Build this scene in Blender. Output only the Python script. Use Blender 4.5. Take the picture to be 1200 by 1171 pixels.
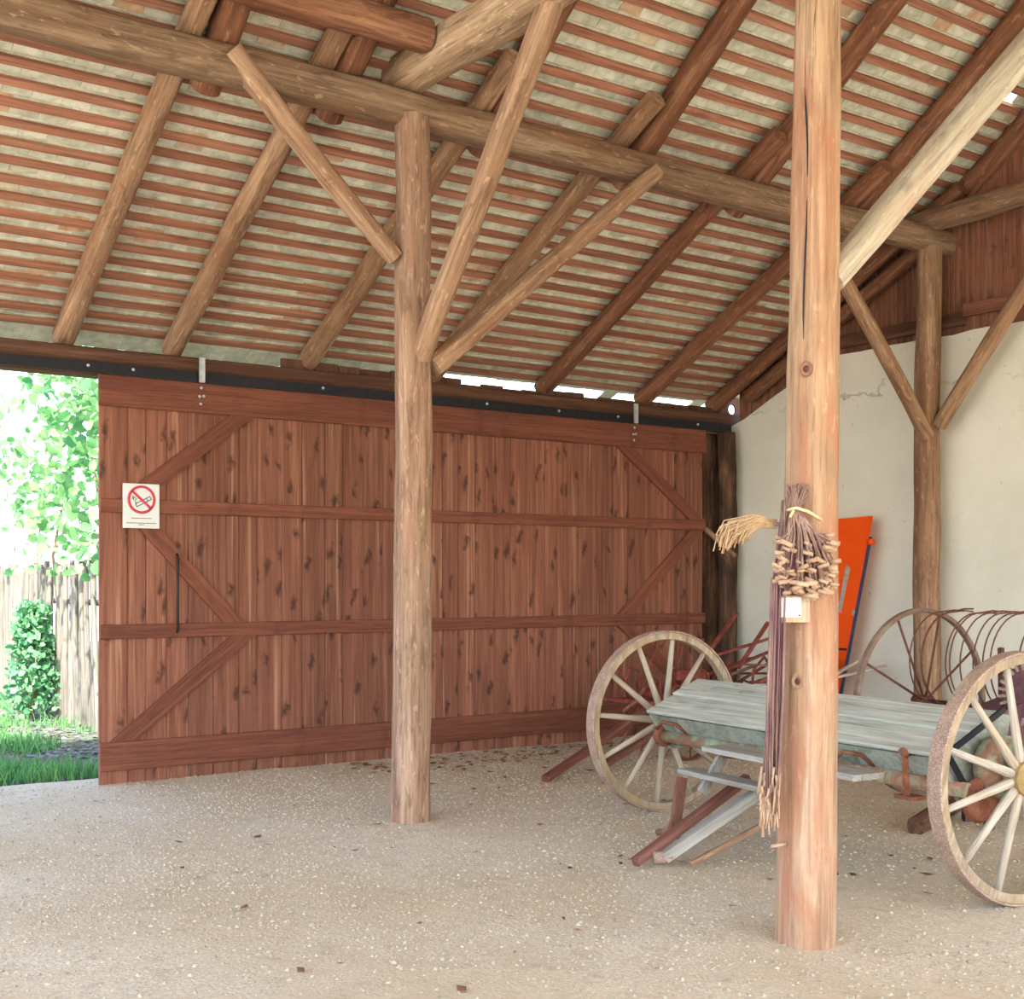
import bpy, math, random
from mathutils import Vector, Matrix, Quaternion, noise
random.seed(7)
for o in list(bpy.data.objects): bpy.data.objects.remove(o)
SC = bpy.context.scene
COL = SC.collection

# ------------------------------------------------------------------ camera, sky, sun, exposure
# world: X runs along the big sliding door, Y points through it, Z is up
CAMF = 1475.0
cd = bpy.data.cameras.new('camera'); cam = bpy.data.objects.new('camera', cd); COL.objects.link(cam)
cd.sensor_width = 36; cd.lens = 36 * CAMF / 1200; cd.shift_y = 94.5 / 1200; cd.clip_start = .05; cd.clip_end = 400
cam.location = (0, 0, 1.6); cam.rotation_euler = (math.pi / 2, 0, math.radians(54.92 - 90))
SC.camera = cam
wd = bpy.data.worlds.new('sky'); SC.world = wd; wd.use_nodes = True
nt = wd.node_tree; bg = nt.nodes['Background']
sk = nt.nodes.new('ShaderNodeTexSky'); sk.sky_type = 'NISHITA'; sk.sun_disc = False
sk.sun_elevation = math.radians(52); sk.sun_rotation = math.radians(200); sk.air_density = 1.0; sk.dust_density = 2.2; sk.ozone_density = 1.0
nt.links.new(sk.outputs[0], bg.inputs[0]); bg.inputs[1].default_value = 0.46
sd = bpy.data.lights.new('sun', 'SUN'); sun = bpy.data.objects.new('sun', sd); COL.objects.link(sun)
sd.energy = 7.5; sd.angle = math.radians(1.0); sd.color = (1, .93, .82)
sun.rotation_euler = Vector((.28, .60, -.86)).to_track_quat('-Z', 'Y').to_euler()
SC.view_settings.view_transform = 'Standard'; SC.view_settings.look = 'None'
SC.view_settings.gamma = 1.0; SC.view_settings.use_curve_mapping = False
SC.view_settings.exposure = 1.45
try:
    SC.cycles.max_bounces = 14; SC.cycles.diffuse_bounces = 8
except Exception: pass

# ------------------------------------------------------------------ materials
def lin(h):
    h = h.lstrip('#'); v = [int(h[i:i + 2], 16) / 255 for i in (0, 2, 4)]
    return tuple(c / 12.92 if c < .04045 else ((c + .055) / 1.055) ** 2.4 for c in v) + (1,)
class NB:
    def __init__(s, name):
        s.m = bpy.data.materials.new(name); s.m.use_nodes = True; s.t = s.m.node_tree
        s.b = s.t.nodes['Principled BSDF']; s.o = s.t.nodes['Material Output']
    def n(s, ty, **kw):
        n = s.t.nodes.new('ShaderNode' + ty)
        for k, v in kw.items(): setattr(n, k, v)
        return n
    def l(s, a, b): s.t.links.new(a, b)
    def noise(s, vec, scale, detail=5, dist=0., rough=.6):
        n = s.n('TexNoise'); n.inputs['Scale'].default_value = scale; n.inputs['Detail'].default_value = detail
        n.inputs['Distortion'].default_value = dist; n.inputs['Roughness'].default_value = rough
        s.l(vec, n.inputs['Vector']); return n.outputs[0]
    def ramp(s, fac, stops, interp='LINEAR'):
        r = s.n('ValToRGB'); r.color_ramp.interpolation = interp
        while len(r.color_ramp.elements) < len(stops): r.color_ramp.elements.new(.5)
        for e, (p, c) in zip(r.color_ramp.elements, stops):
            e.position = p; e.color = c if len(c) == 4 else (*c, 1)
        s.l(fac, r.inputs[0]); return r.outputs[0]
    def mix(s, fac, a, b, mode='MIX'):
        m = s.n('Mix', data_type='RGBA', blend_type=mode)
        for i, v in ((0, fac), (6, a), (7, b)):
            if isinstance(v, (int, float)): m.inputs[i].default_value = v
            elif isinstance(v, tuple): m.inputs[i].default_value = v
            else: s.l(v, m.inputs[i])
        return m.outputs[2]
    def math(s, op, a, b=0., c=0.):
        m = s.n('Math', operation=op)
        for i, v in enumerate((a, b, c)):
            if isinstance(v, (int, float)): m.inputs[i].default_value = v
            else: s.l(v, m.inputs[i])
        return m.outputs[0]
    def coords(s, scale=(1, 1, 1), rnd=True, kind='Object'):
        tc = s.n('TexCoord'); v = tc.outputs[kind]
        s.rand = None
        if rnd:
            oi = s.n('ObjectInfo'); s.rand = oi.outputs['Random']
            cb = s.n('CombineXYZ'); a = s.math('MULTIPLY', s.rand, 41.); b2 = s.math('MULTIPLY', s.rand, 173.)
            s.l(a, cb.inputs[0]); s.l(b2, cb.inputs[1]); s.l(a, cb.inputs[2])
            va = s.n('VectorMath', operation='ADD'); s.l(v, va.inputs[0]); s.l(cb.outputs[0], va.inputs[1]); v = va.outputs[0]
        return v
    def mapv(s, v, scale):
        m = s.n('VectorMath', operation='MULTIPLY'); s.l(v, m.inputs[0]); m.inputs[1].default_value = scale; return m.outputs[0]
    def bump(s, h, strength=.4, dist=.01):
        b = s.n('Bump'); b.inputs['Strength'].default_value = strength; b.inputs['Distance'].default_value = dist
        s.l(h, b.inputs['Height']); s.l(b.outputs[0], s.b.inputs['Normal'])
    def out(s, col, rough=.8, metal=0., spec=.3):
        if isinstance(col, tuple): s.b.inputs['Base Color'].default_value = col
        else: s.l(col, s.b.inputs['Base Color'])
        if isinstance(rough, (int, float)): s.b.inputs['Roughness'].default_value = rough
        else: s.l(rough, s.b.inputs['Roughness'])
        s.b.inputs['Metallic'].default_value = metal
        s.b.inputs['Specular IOR Level'].default_value = spec
        return s.m

def wood(name, dark, mid, light, scale=13, stretch=.055, knots=.0, knot_scale=2.6, rnd=.2, bump=.5, rough=.82, patch=.35, patch_col=None, streak=None, crack=.0, flat=False, fine=.6, fleck=.0):
    q = NB(name); v = q.coords()
    g = q.noise(q.mapv(v, (1, 1, stretch)), scale, 7, .5, .65)
    col = q.ramp(g, [(.32, lin(dark)), (.5, lin(mid)), (.68, lin(light))])
    fg = q.noise(q.mapv(v, (1, 1, .045)), scale * 4.5, 4, .2, .7)
    col = q.mix(fine, col, q.ramp(fg, [(.34, (.42, .39, .37)), (.5, (.95, .95, .95)), (.7, (1.3, 1.28, 1.24))]), 'MULTIPLY')
    if streak:
        s2 = q.noise(q.mapv(v, (1, 1, .022)), 15, 3, .7, .55)
        f = q.ramp(s2, [(.585, (0, 0, 0)), (.66, (1, 1, 1))])
        n3 = q.noise(q.mapv(v, (1, 1, .4)), 3, 2); f = q.math('MULTIPLY', f, q.math('MULTIPLY', n3, 1.1))
        col = q.mix(f, col, lin(streak))
    if patch_col:
        p = q.noise(q.mapv(v, (1, 1, .3)), 4.5, 4, .6, .6)
        f = q.ramp(p, [(.48, (0, 0, 0)), (.66, (1, 1, 1))])
        col = q.mix(q.math('MULTIPLY', f, patch), col, lin(patch_col))
    if knots:
        vo = q.n('TexVoronoi'); vo.inputs['Scale'].default_value = knot_scale; vo.inputs['Randomness'].default_value = 1
        vv = q.n('VectorMath', operation='ADD'); q.l(q.mapv(v, (2.2, 2.2, .9)), vv.inputs[0])
        nn = q.noise(v, 9, 2); cc = q.n('CombineXYZ'); q.l(q.math('MULTIPLY', nn, .3), cc.inputs[0]); q.l(q.math('MULTIPLY', nn, .22), cc.inputs[2]); q.l(cc.outputs[0], vv.inputs[1])
        if flat:
            vo.voronoi_dimensions = '2D'; sx_ = q.n('SeparateXYZ'); q.l(vv.outputs[0], sx_.inputs[0]); cx_ = q.n('CombineXYZ')
            q.l(sx_.outputs[0], cx_.inputs[0]); q.l(sx_.outputs[2], cx_.inputs[1]); q.l(cx_.outputs[0], vo.inputs['Vector'])
        else: q.l(vv.outputs[0], vo.inputs['Vector'])
        f = q.ramp(vo.outputs['Distance'], [(.03, (1, 1, 1)), (.11, (.55, .55, .55)), (.19, (0, 0, 0))])
        d = tuple(c * .34 for c in lin(dark)[:3]) + (1,)
        col = q.mix(q.math('MULTIPLY', f, knots), col, d)
    if crack:
        c2 = q.noise(q.mapv(v, (1, 1, .03)), 9, 3, 1.2, .5)
        f = q.ramp(c2, [(.488, (0, 0, 0)), (.5, (1, 1, 1)), (.512, (0, 0, 0))])
        n4 = q.ramp(q.noise(q.mapv(v, (1, 1, .5)), 2.2, 2), [(.5, (0, 0, 0)), (.6, (1, 1, 1))])
        d = tuple(c * .3 for c in lin(dark)[:3]) + (1,)
        col = q.mix(q.math('MULTIPLY', q.math('MULTIPLY', f, n4), crack), col, d)
    if fleck:
        fl = q.ramp(q.noise(q.mapv(v, (1, 1, .28)), 34, 3, .5, .6), [(.6, (0, 0, 0)), (.68, (1, 1, 1))])
        col = q.mix(q.math('MULTIPLY', fl, fleck), col, tuple(min(1, c * 1.5) for c in lin(light)[:3]) + (1,))
        fd = q.ramp(q.noise(q.mapv(v, (1, 1, .2)), 15, 4, .8, .6), [(.36, (1, 1, 1)), (.44, (0, 0, 0))])
        col = q.mix(q.math('MULTIPLY', fd, fleck), col, tuple(c * .45 for c in lin(dark)[:3]) + (1,))
    k = q.math('MULTIPLY_ADD', q.rand, 2 * rnd, 1 - rnd)
    cb = q.n('CombineColor'); [q.l(k, cb.inputs[i]) for i in range(3)]
    col = q.mix(1., col, cb.outputs[0], 'MULTIPLY')
    q.bump(q.math('ADD', g, q.math('MULTIPLY', fg, .5)), bump, .016)
    return q.out(col, rough)

def speckle(name, stops, scale=6, rough=.8, metal=0., bump=.4, detail=8, dist=.3, fine=None, fine_fac=.4, rnd=0., bdist=.01):
    q = NB(name); v = q.coords()
    g = q.noise(v, scale, detail, dist, .65)
    col = q.ramp(g, [(p, lin(c)) for p, c in stops])
    if fine:
        g2 = q.noise(v, scale * 9, 3, 0, .6)
        f = q.ramp(g2, [(.52, (0, 0, 0)), (.64, (1, 1, 1))])
        col = q.mix(q.math('MULTIPLY', f, fine_fac), col, lin(fine))
    if rnd:
        k = q.math('MULTIPLY_ADD', q.rand, 2 * rnd, 1 - rnd)
        cb = q.n('CombineColor'); [q.l(k, cb.inputs[i]) for i in range(3)]
        col = q.mix(1., col, cb.outputs[0], 'MULTIPLY')
    q.bump(g, bump, bdist)
    return q.out(col, rough, metal)

M = {}
M['door'] = wood('door_plank_wood', '#673f30', '#7d4e3c', '#91624d', scale=20, stretch=.035, knots=.9, knot_scale=2.4, rnd=.17, streak='#ac8468', flat=True, fine=.35, bump=.35, rough=.7)
M['rail'] = wood('door_rail_wood', '#64382a', '#724231', '#814e3a', scale=16, stretch=.04, flat=True, knots=.3, rnd=.06, bump=.25, rough=.7)
M['gable'] = wood('gable_plank_wood', '#64402f', '#7a4f3b', '#8c614c', scale=16, stretch=.04, flat=True, knots=.5, rnd=.2, bump=.35)
M['rafter'] = wood('rafter_wood', '#785a44', '#917056', '#ac8e73', scale=12, stretch=.06, knots=.3, rnd=.1, patch_col='#6c3f28', crack=.5, fleck=.45)
M['rafter2'] = wood('upper_rafter_wood', '#633f2d', '#7a5039', '#936c52', scale=12, stretch=.06, knots=.3, rnd=.1, patch_col='#54301f', crack=.5, fleck=.45)
M['purlin'] = wood('purlin_wood', '#6a5240', '#7f6650', '#968068', scale=12, stretch=.05, knots=.25, rnd=.1, patch_col='#8a5636', crack=.7, fleck=.45)
M['tie'] = wood('tie_beam_wood', '#8d7259', '#a88d72', '#c0a88d', scale=14, stretch=.1, knots=.2, rnd=.05, patch_col='#8a5c3c', crack=.8, fleck=.45)
M['post'] = wood('post_wood', '#785b49', '#91735e', '#ab8e78', scale=12, stretch=.06, knots=.3, rnd=.05, patch_col='#8d5d45', crack=.7, fleck=.45)
M['brace'] = wood('brace_wood', '#7f614a', '#98785f', '#b19378', scale=12, stretch=.05, knots=.35, rnd=.08, patch_col='#84553a', crack=.7, fleck=.45)
M['front'] = wood('front_post_wood', '#8b6d55', '#a38469', '#b59a80', scale=10, stretch=.06, knots=.8, knot_scale=1.5, rnd=.0, patch_col='#9c654a', patch=.75, crack=.9, bump=.5, fine=.6, fleck=.2)
M['palebrace'] = wood('pale_brace_wood', '#9c9181', '#b0a594', '#c2b8a8', scale=10, stretch=.05, knots=.5, rnd=.0, patch_col='#a88a74', patch=.5, crack=.8, bump=.4, fleck=.3)
M['bark'] = wood('bark_wood', '#2c1e17', '#453024', '#6e4f39', scale=9, stretch=.25, rnd=.05, patch_col='#8a6144', patch=.5, bump=.9)
M['darkwood'] = wood('dark_plate_wood', '#4a3024', '#5c3d2e', '#70503d', scale=12, stretch=.05, rnd=.08)
M['batten'] = wood('batten_wood', '#845642', '#976651', '#ab7c64', scale=14, stretch=.03, knots=.5, knot_scale=1.6, rnd=.12, bump=.3)
M['grey'] = wood('weathered_board', '#7d7a74', '#949089', '#aaa69e', scale=16, stretch=.05, knots=.25, rnd=.08, patch_col='#7e7466', patch=.5, crack=.6, bump=.3)
M['lid'] = wood('pale_painted_lid', '#9c9e95', '#b0b2a8', '#c4c5ba', scale=11, stretch=.05, knots=.2, rnd=.03, patch_col='#8f8a7c', patch=.35, crack=.5, bump=.25)
M['spoke'] = wood('spoke_wood', '#9a8f7f', '#ada292', '#beb4a5', scale=20, stretch=.1, rnd=.1, patch_col='#a5845c', patch=.4)
M['felloe'] = wood('felloe_wood', '#86725f', '#998671', '#ab9a86', scale=9, stretch=.8, rnd=.05, patch_col='#a8915a', patch=.4)
M['redwood'] = wood('red_painted_pole', '#5c332a', '#72443a', '#8e6458', scale=14, stretch=.06, rnd=.1, patch_col='#6a4a3a', patch=.5)
M['fence'] = wood('fence_pale_wood', '#5c5850', '#716c63', '#867f74', scale=16, stretch=.06, rnd=.18)
M['stalk'] = wood('dried_stalk', '#755850', '#8d7066', '#a98f7e', scale=25, stretch=.2, rnd=.0, bump=.1, patch_col='#6a4052', patch=.8)
M['stubend'] = speckle('stalk_stub', [(.3, '#9c7d64'), (.7, '#bf9f84')], 12, rnd=.15)
M['plume'] = speckle('broomcorn', [(.3, '#a98764'), (.7, '#c8aa86')], 30)
M['twine'] = speckle('twine', [(.3, '#cbb07a'), (.7, '#e6d2a4')], 40)
M['rust'] = speckle('rusty_iron', [(.3, '#5a3325'), (.5, '#7c4a35'), (.7, '#9b664c')], 9, .75, .0, .4, fine='#3e241b')
M['tyre'] = speckle('iron_tyre', [(.3, '#7d6252'), (.5, '#937868'), (.7, '#a58b7a')], 14, .6, .0, .3, fine='#d8cdc0', fine_fac=.45)
M['greenrust'] = speckle('green_rust_paint', [(.32, '#84503a'), (.47, '#93705a'), (.56, '#93a084'), (.7, '#a9b69a')], 7, .7, .0, .4, dist=.8)
M['hopper'] = speckle('green_grey_paint', [(.3, '#6a6c62'), (.46, '#868b7e'), (.6, '#9a9f93'), (.75, '#847b6c')], 6, .75, 0, .35, dist=1.2, fine='#6d5a48', fine_fac=.4)
M['redrust'] = speckle('red_machine_paint', [(.3, '#5c2a24'), (.5, '#803a32'), (.7, '#96594c')], 9, .65, 0, .3, fine='#5c3a2c', fine_fac=.5)
M['darkrust'] = speckle('dark_rust', [(.3, '#3c2420'), (.55, '#5d3a34'), (.75, '#7a5047')], 10, .7, 0, .3, fine='#8a6a5c', fine_fac=.3)
M['rakeiron'] = speckle('rake_iron', [(.3, '#4a2a22'), (.55, '#6a4032'), (.75, '#8a5c48')], 12, .6, 0, .2)
M['rakerim'] = speckle('rake_rim_iron', [(.3, '#5e463b'), (.55, '#80685a'), (.75, '#9a8676')], 6, .6, 0, .2)
M['plum'] = speckle('plum_cast_iron', [(.3, '#4a2c30'), (.55, '#644046'), (.75, '#7c5658')], 10, .6, 0, .3)
M['yellow'] = speckle('old_yellow_paint', [(.3, '#7d6640'), (.6, '#a58a58'), (.8, '#86705a')], 12, .6, 0, .2)
M['track'] = speckle('black_steel_track', [(.3, '#191a20'), (.7, '#2a2a30')], 20, .5, .3, .1)
M['zinc'] = speckle('zinc_steel', [(.3, '#a9b0b4'), (.7, '#c8cdd0')], 20, .4, .5, .1)
M['orange'] = speckle('orange_paint', [(.3, '#e04a06'), (.7, '#ea560a')], 4, .45, 0, .05)
M['navy'] = speckle('dark_blue_edge', [(.3, '#2c3050'), (.7, '#3c4060')], 8, .6)
M['scuff'] = speckle('scuffed_metal', [(.3, '#8c8580'), (.7, '#b3aaa2')], 30, .7)
M['white'] = speckle('white_card', [(.3, '#cfcfcd'), (.7, '#d8d8d6')], 6, .5, 0, .02)
M['signred'] = speckle('sign_red', [(.3, '#c03a48'), (.7, '#cc4450')], 6, .5, 0, .02)
M['signink'] = speckle('sign_ink', [(.3, '#39434a'), (.7, '#48525a')], 6, .5, 0, .02)
M['ply'] = wood('plywood', '#a98a70', '#ba9c82', '#c8ad95', rnd=.02, bump=.1)

def leafmat(name, a, b, tr):
    q = NB(name); q.coords(rnd=False)
    ge = q.n('NewGeometry'); col = q.ramp(ge.outputs['Random Per Island'], [(0, lin(a)), (1, lin(b))])
    q.out(col, .55)
    t = q.n('BsdfTranslucent'); q.l(col, t.inputs[0]); mx = q.n('MixShader'); mx.inputs[0].default_value = tr
    q.l(q.b.outputs[0], mx.inputs[1]); q.l(t.outputs[0], mx.inputs[2]); q.l(mx.outputs[0], q.o.inputs[0]); return q.m
M['soilstone'] = leafmat('pebble_stone', '#968976', '#b9ad98', .0)
M['leaf'] = leafmat('vine_leaf', '#4c8650', '#90bc76', .45)
M['leaf2'] = leafmat('bush_leaf', '#437f58', '#7cb07c', .3)
M['blade'] = leafmat('grass_blade', '#3f7a44', '#74a860', .3)
M['deadleaf'] = leafmat('dead_leaf', '#4a2f20', '#8a5c3c', .1)
M['litter'] = leafmat('leaf_litter', '#48464a', '#85828a', .1)
# plaster
q = NB('limewashed_plaster'); v = q.coords(rnd=False)
g1 = q.noise(v, .9, 5, .4); g2 = q.noise(v, 5, 8, .3); g3 = q.noise(q.mapv(v, (1, 1, 2.5)), 1.3, 6, 2.2, .7)
col = q.ramp(g1, [(.3, lin('#cfcbbd')), (.55, lin('#dad7ca')), (.75, lin('#e2dfd3'))])
cr = q.ramp(g3, [(.492, (0, 0, 0)), (.5, (1, 1, 1)), (.508, (0, 0, 0))])
crm = q.ramp(q.noise(v, 1.7, 3), [(.55, (0, 0, 0)), (.65, (1, 1, 1))])
col = q.mix(q.math('MULTIPLY', q.math('MULTIPLY', cr, crm), .45), col, lin('#8a8272'))
sxp = q.n('SeparateXYZ'); q.l(v, sxp.inputs[0])
zz = q.math('ADD', sxp.outputs[2], q.math('MULTIPLY', q.noise(v, 1.1, 6, .5, .7), .9))
ln = q.math('ABSOLUTE', q.math('SUBTRACT', zz, 3.87)); lf = q.ramp(ln, [(.0, (1, 1, 1)), (.02, (0, 0, 0))])
lf = q.math('MULTIPLY', lf, q.ramp(q.noise(v, 2.3, 3), [(.42, (0, 0, 0)), (.6, (1, 1, 1))]))
col = q.mix(q.math('MULTIPLY', lf, .5), col, lin('#857c6c'))
pk = q.ramp(q.noise(v, 16, 2), [(.72, (0, 0, 0)), (.76, (1, 1, 1))]); col = q.mix(q.math('MULTIPLY', pk, .5), col, lin('#8a8474'))
q.bump(q.math('SUBTRACT', q.math('ADD', g2, q.math('MULTIPLY', g1, 2.)), q.math('MULTIPLY', lf, .8)), .6, .02); M['plaster'] = q.out(col, .9)
# tiles
q = NB('limed_clay_tile'); v = q.coords()
ge = q.n('NewGeometry'); rr = q.math('FRACT', q.math('ADD', ge.outputs['Random Per Island'], q.rand))
g = q.noise(v, 11, 6, .3)
c1 = q.ramp(rr, [(0, lin('#bfc0b0')), (.5, lin('#cbccbb')), (.9, lin('#d6d6c6')), (.97, lin('#c4a587'))])
c2 = q.ramp(g, [(.35, lin('#9a978a')), (.6, (1, 1, 1, 1))])
q.bump(g, .4, .006); M['tile'] = q.out(q.mix(.45, c1, c2, 'MULTIPLY'), .9)
# gravel floor
def ground(name, cols, patchc, soil):
    q = NB(name); v = q.coords(rnd=False)
    big = q.noise(v, .55, 5, .4); mid = q.noise(v, 7, 6, .2); fine = q.noise(v, 55, 5, .1, .7)
    col = q.ramp(fine, [(.3, lin(cols[0])), (.5, lin(cols[1])), (.7, lin(cols[2]))])
    vo = q.n('TexVoronoi'); vo.inputs['Scale'].default_value = 60; q.l(v, vo.inputs['Vector'])
    st = q.ramp(vo.outputs['Color'], [(.0, (.55, .55, .55)), (1, (1.25, 1.25, 1.25))])
    col = q.mix(.35, col, st, 'MULTIPLY')
    f = q.ramp(big, [(.4, (0, 0, 0)), (.62, (1, 1, 1))]); col = q.mix(q.math('MULTIPLY', f, .7), col, lin(patchc))
    f = q.ramp(mid, [(.55, (0, 0, 0)), (.75, (1, 1, 1))]); col = q.mix(q.math('MULTIPLY', f, .5), col, lin(soil))
    ht = q.math('SUBTRACT', q.math('MULTIPLY', fine, 1.), q.math('MULTIPLY', vo.outputs['Distance'], .35))
    q.bump(q.math('ADD', ht, q.math('MULTIPLY', mid, 2.)), .55, .012)
    return q.out(col, .95, 0, .15)
M['floor'] = ground('gravel_earth', ('#b0a18d', '#cbbca7', '#e0d4c0'), '#bda98c', '#94836c')
M['yard'] = ground('yard_ground', ('#aba391', '#c2baa8', '#d4ccb8'), '#a39f88', '#8d8676')

M['garden'] = ground('garden_soil_shade_toned', ('#4a4a40', '#5c5c50', '#6e6c5e'), '#56664a', '#48443a')  # greenish soil, albedo darkened to stand in for shade under the trees
# ------------------------------------------------------------------ mesh helpers
class MB:
    def __init__(s): s.v = []; s.f = []; s.sm = []
    def add(s, vs, fs, smooth=False):
        b = len(s.v); s.v += [tuple(p) for p in vs]; s.f += [tuple(i + b for i in f) for f in fs]; s.sm += [smooth] * len(fs)
    def box(s, c, size, rot=None):
        hx, hy, hz = (k / 2 for k in size); c = Vector(c)
        vs = [Vector((x, y, z)) for x in (-hx, hx) for y in (-hy, hy) for z in (-hz, hz)]
        if rot is not None: vs = [rot @ p for p in vs]
        s.add([p + c for p in vs], [(0, 1, 3, 2), (4, 6, 7, 5), (0, 4, 5, 1), (2, 3, 7, 6), (0, 2, 6, 4), (1, 5, 7, 3)])
    def bar(s, p0, p1, w, t, up=(0, 0, 1)):
        p0, p1 = Vector(p0), Vector(p1); R = frame(p1 - p0, up)
        s.box((p0 + p1) / 2, (w, t, (p1 - p0).length), R)
    def tube(s, pts, r, n=8, caps=True):
        pts = [Vector(p) for p in pts]; rs = r if isinstance(r, (list, tuple)) else [r] * len(pts)
        d0 = (pts[1] - pts[0]).normalized(); x = d0.orthogonal().normalized(); vs = []
        for i, p in enumerate(pts):
            d = (pts[min(i + 1, len(pts) - 1)] - pts[max(i - 1, 0)]).normalized()
            x = (x - d * x.dot(d)).normalized(); y = d.cross(x)
            vs += [p + (x * math.cos(2 * math.pi * k / n) + y * math.sin(2 * math.pi * k / n)) * rs[i] for k in range(n)]
        fs = [(i * n + k, i * n + (k + 1) % n, (i + 1) * n + (k + 1) % n, (i + 1) * n + k) for i in range(len(pts) - 1) for k in range(n)]
        s.add(vs, fs, True)
        if caps:
            m = len(pts) - 1
            s.f.append(tuple(len(s.v) - len(vs) + k for k in reversed(range(n)))); s.sm.append(False)
            s.f.append(tuple(len(s.v) - len(vs) + m * n + k for k in range(n))); s.sm.append(False)
    def lathe(s, prof, n=32, smooth=True):      # closed profile of (radius, y), turned about the Y axis
        vs = []; m = len(prof)
        for k in range(n):
            a = 2 * math.pi * k / n
            vs += [(r * math.cos(a), y, r * math.sin(a)) for r, y in prof]
        fs = [(k * m + j, k * m + (j + 1) % m, ((k + 1) % n) * m + (j + 1) % m, ((k + 1) % n) * m + j) for k in range(n) for j in range(m)]
        s.add(vs, fs, smooth)
    def prism(s, poly, y0, y1):                   # polygon in XZ, extruded along Y
        n = len(poly)
        vs = [(x, y0, z) for x, z in poly] + [(x, y1, z) for x, z in poly]
        s.add(vs, [tuple(range(n)), tuple(range(2 * n - 1, n - 1, -1))] + [(i, i + n, (i + 1) % n + n, (i + 1) % n) for i in range(n)])
    def mesh(s, name, mat=None):
        me = bpy.data.meshes.new(name); me.from_pydata(s.v, [], s.f); me.update()
        me.polygons.foreach_set('use_smooth', s.sm)
        if mat: me.materials.append(M[mat])
        return me
    def build(s, name, mat, parent=None, loc=(0, 0, 0), rot=None):
        return link(name, s.mesh(name, mat), parent, loc, rot)
def frame(d, up=(0, 0, 1)):
    z = Vector(d).normalized(); up = Vector(up)
    if abs(z.dot(up.normalized())) > .97: up = Vector((0, 1, 0)) if abs(z.y) < .9 else Vector((1, 0, 0))
    x = up.cross(z).normalized(); y = z.cross(x)
    return Matrix((x, y, z)).transposed()
def link(name, data, parent=None, loc=(0, 0, 0), rot=None):
    o = bpy.data.objects.new(name, data); COL.objects.link(o); o.location = loc
    if rot is not None:
        o.rotation_mode = 'QUATERNION'; o.rotation_quaternion = rot.to_quaternion() if isinstance(rot, Matrix) else rot
    if parent: o.parent = parent
    return o
def tag(o, label=None, cat=None, group=None, kind=None):
    for k, v in (('label', label), ('category', cat), ('group', group), ('kind', kind)):
        if v: o[k] = v
    return o
def empty(name, loc, rz=0): 
    o = link(name, None, None, loc); o.rotation_euler = (0, 0, rz); return o
def log(name, p0, p1, r0, r1, mat, parent=None, sq=2.3, wob=.05, bend=.02, sides=18, seed=None, roll=0., up=(0, 0, 1), step=.16, asp=1.):
    """hewn or round timber from p0 to p1; local Z runs along it"""
    p0, p1 = Vector(p0), Vector(p1); L = (p1 - p0).length; n = max(4, int(L / step)); sd_ = seed if seed is not None else random.random() * 90
    b = MB(); vs = []
    for i in range(n + 1):
        t = i / n; z = L * t; r = r0 + (r1 - r0) * t
        cx = bend * math.sin(math.pi * t) * noise.noise((sd_, 3.1, 0)) * 2 + .12 * r * noise.noise((sd_, z * 1.3, 5)); cy = bend * math.sin(math.pi * t) * noise.noise((sd_, 7.7, 2)) * 2 + .12 * r * noise.noise((sd_ + 9, z * 1.3, 5))
        for k in range(sides):
            a = 2 * math.pi * k / sides + roll; c, s_ = math.cos(a), math.sin(a)
            q_ = r / (abs(c) ** sq + abs(s_) ** sq) ** (1 / sq)
            q_ *= 1 + wob * noise.noise((c * 1.6 + sd_, s_ * 1.6, z * 2.2)) + wob * .5 * noise.noise((c * 5 + sd_, s_ * 5, z * 5))
            vs.append((q_ * c * asp + cx, q_ * s_ + cy, z))
    fs = [(i * sides + k, i * sides + (k + 1) % sides, (i + 1) * sides + (k + 1) % sides, (i + 1) * sides + k) for i in range(n) for k in range(sides)]
    b.add(vs, fs, True); b.add(vs[:sides], [tuple(reversed(range(sides)))]); b.add(vs[-sides:], [tuple(range(sides))])
    return b.build(name, mat, parent, p0, frame(p1 - p0, up))
def board(name, p0, p1, w, t, mat, parent=None, up=(0, 0, 1), bev=.004, mesh=None):
    """sawn board from p0 to p1; local Z along it, w across (X), t thick (Y, towards up)"""
    p0, p1 = Vector(p0), Vector(p1); L = (p1 - p0).length
    if mesh is None: mesh = board_mesh(name, w, t, L, mat, bev)
    return link(name, mesh, parent, p0, frame(p1 - p0, up))
def board_mesh(name, w, t, L, mat, bev=.004, wob=0., seed=0.):
    b = MB(); e = min(bev, w / 4, t / 4); x, y = w / 2, t / 2
    prof = [(-x + e, -y), (x - e, -y), (x, -y + e), (x, y - e), (x - e, y), (-x + e, y), (-x, y - e), (-x, -y + e)]
    n = max(1, int(L / .3)) if wob else 1; vs = []
    for i in range(n + 1):
        z = L * i / n
        dx = wob * noise.noise((seed, z * .9, 0)); dw = wob * noise.noise((seed + 5, z * 1.7, 0))
        vs += [(px + dx + (dw if px > 0 else -dw), py, z) for px, py in prof]
    fs = [(i * 8 + k, i * 8 + (k + 1) % 8, i * 8 + 8 + (k + 1) % 8, i * 8 + 8 + k) for i in range(n) for k in range(8)]
    fs += [tuple(reversed(range(8))), tuple(n * 8 + k for k in range(8))]
    b.add(vs, fs); return b.mesh(name, mat)
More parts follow.
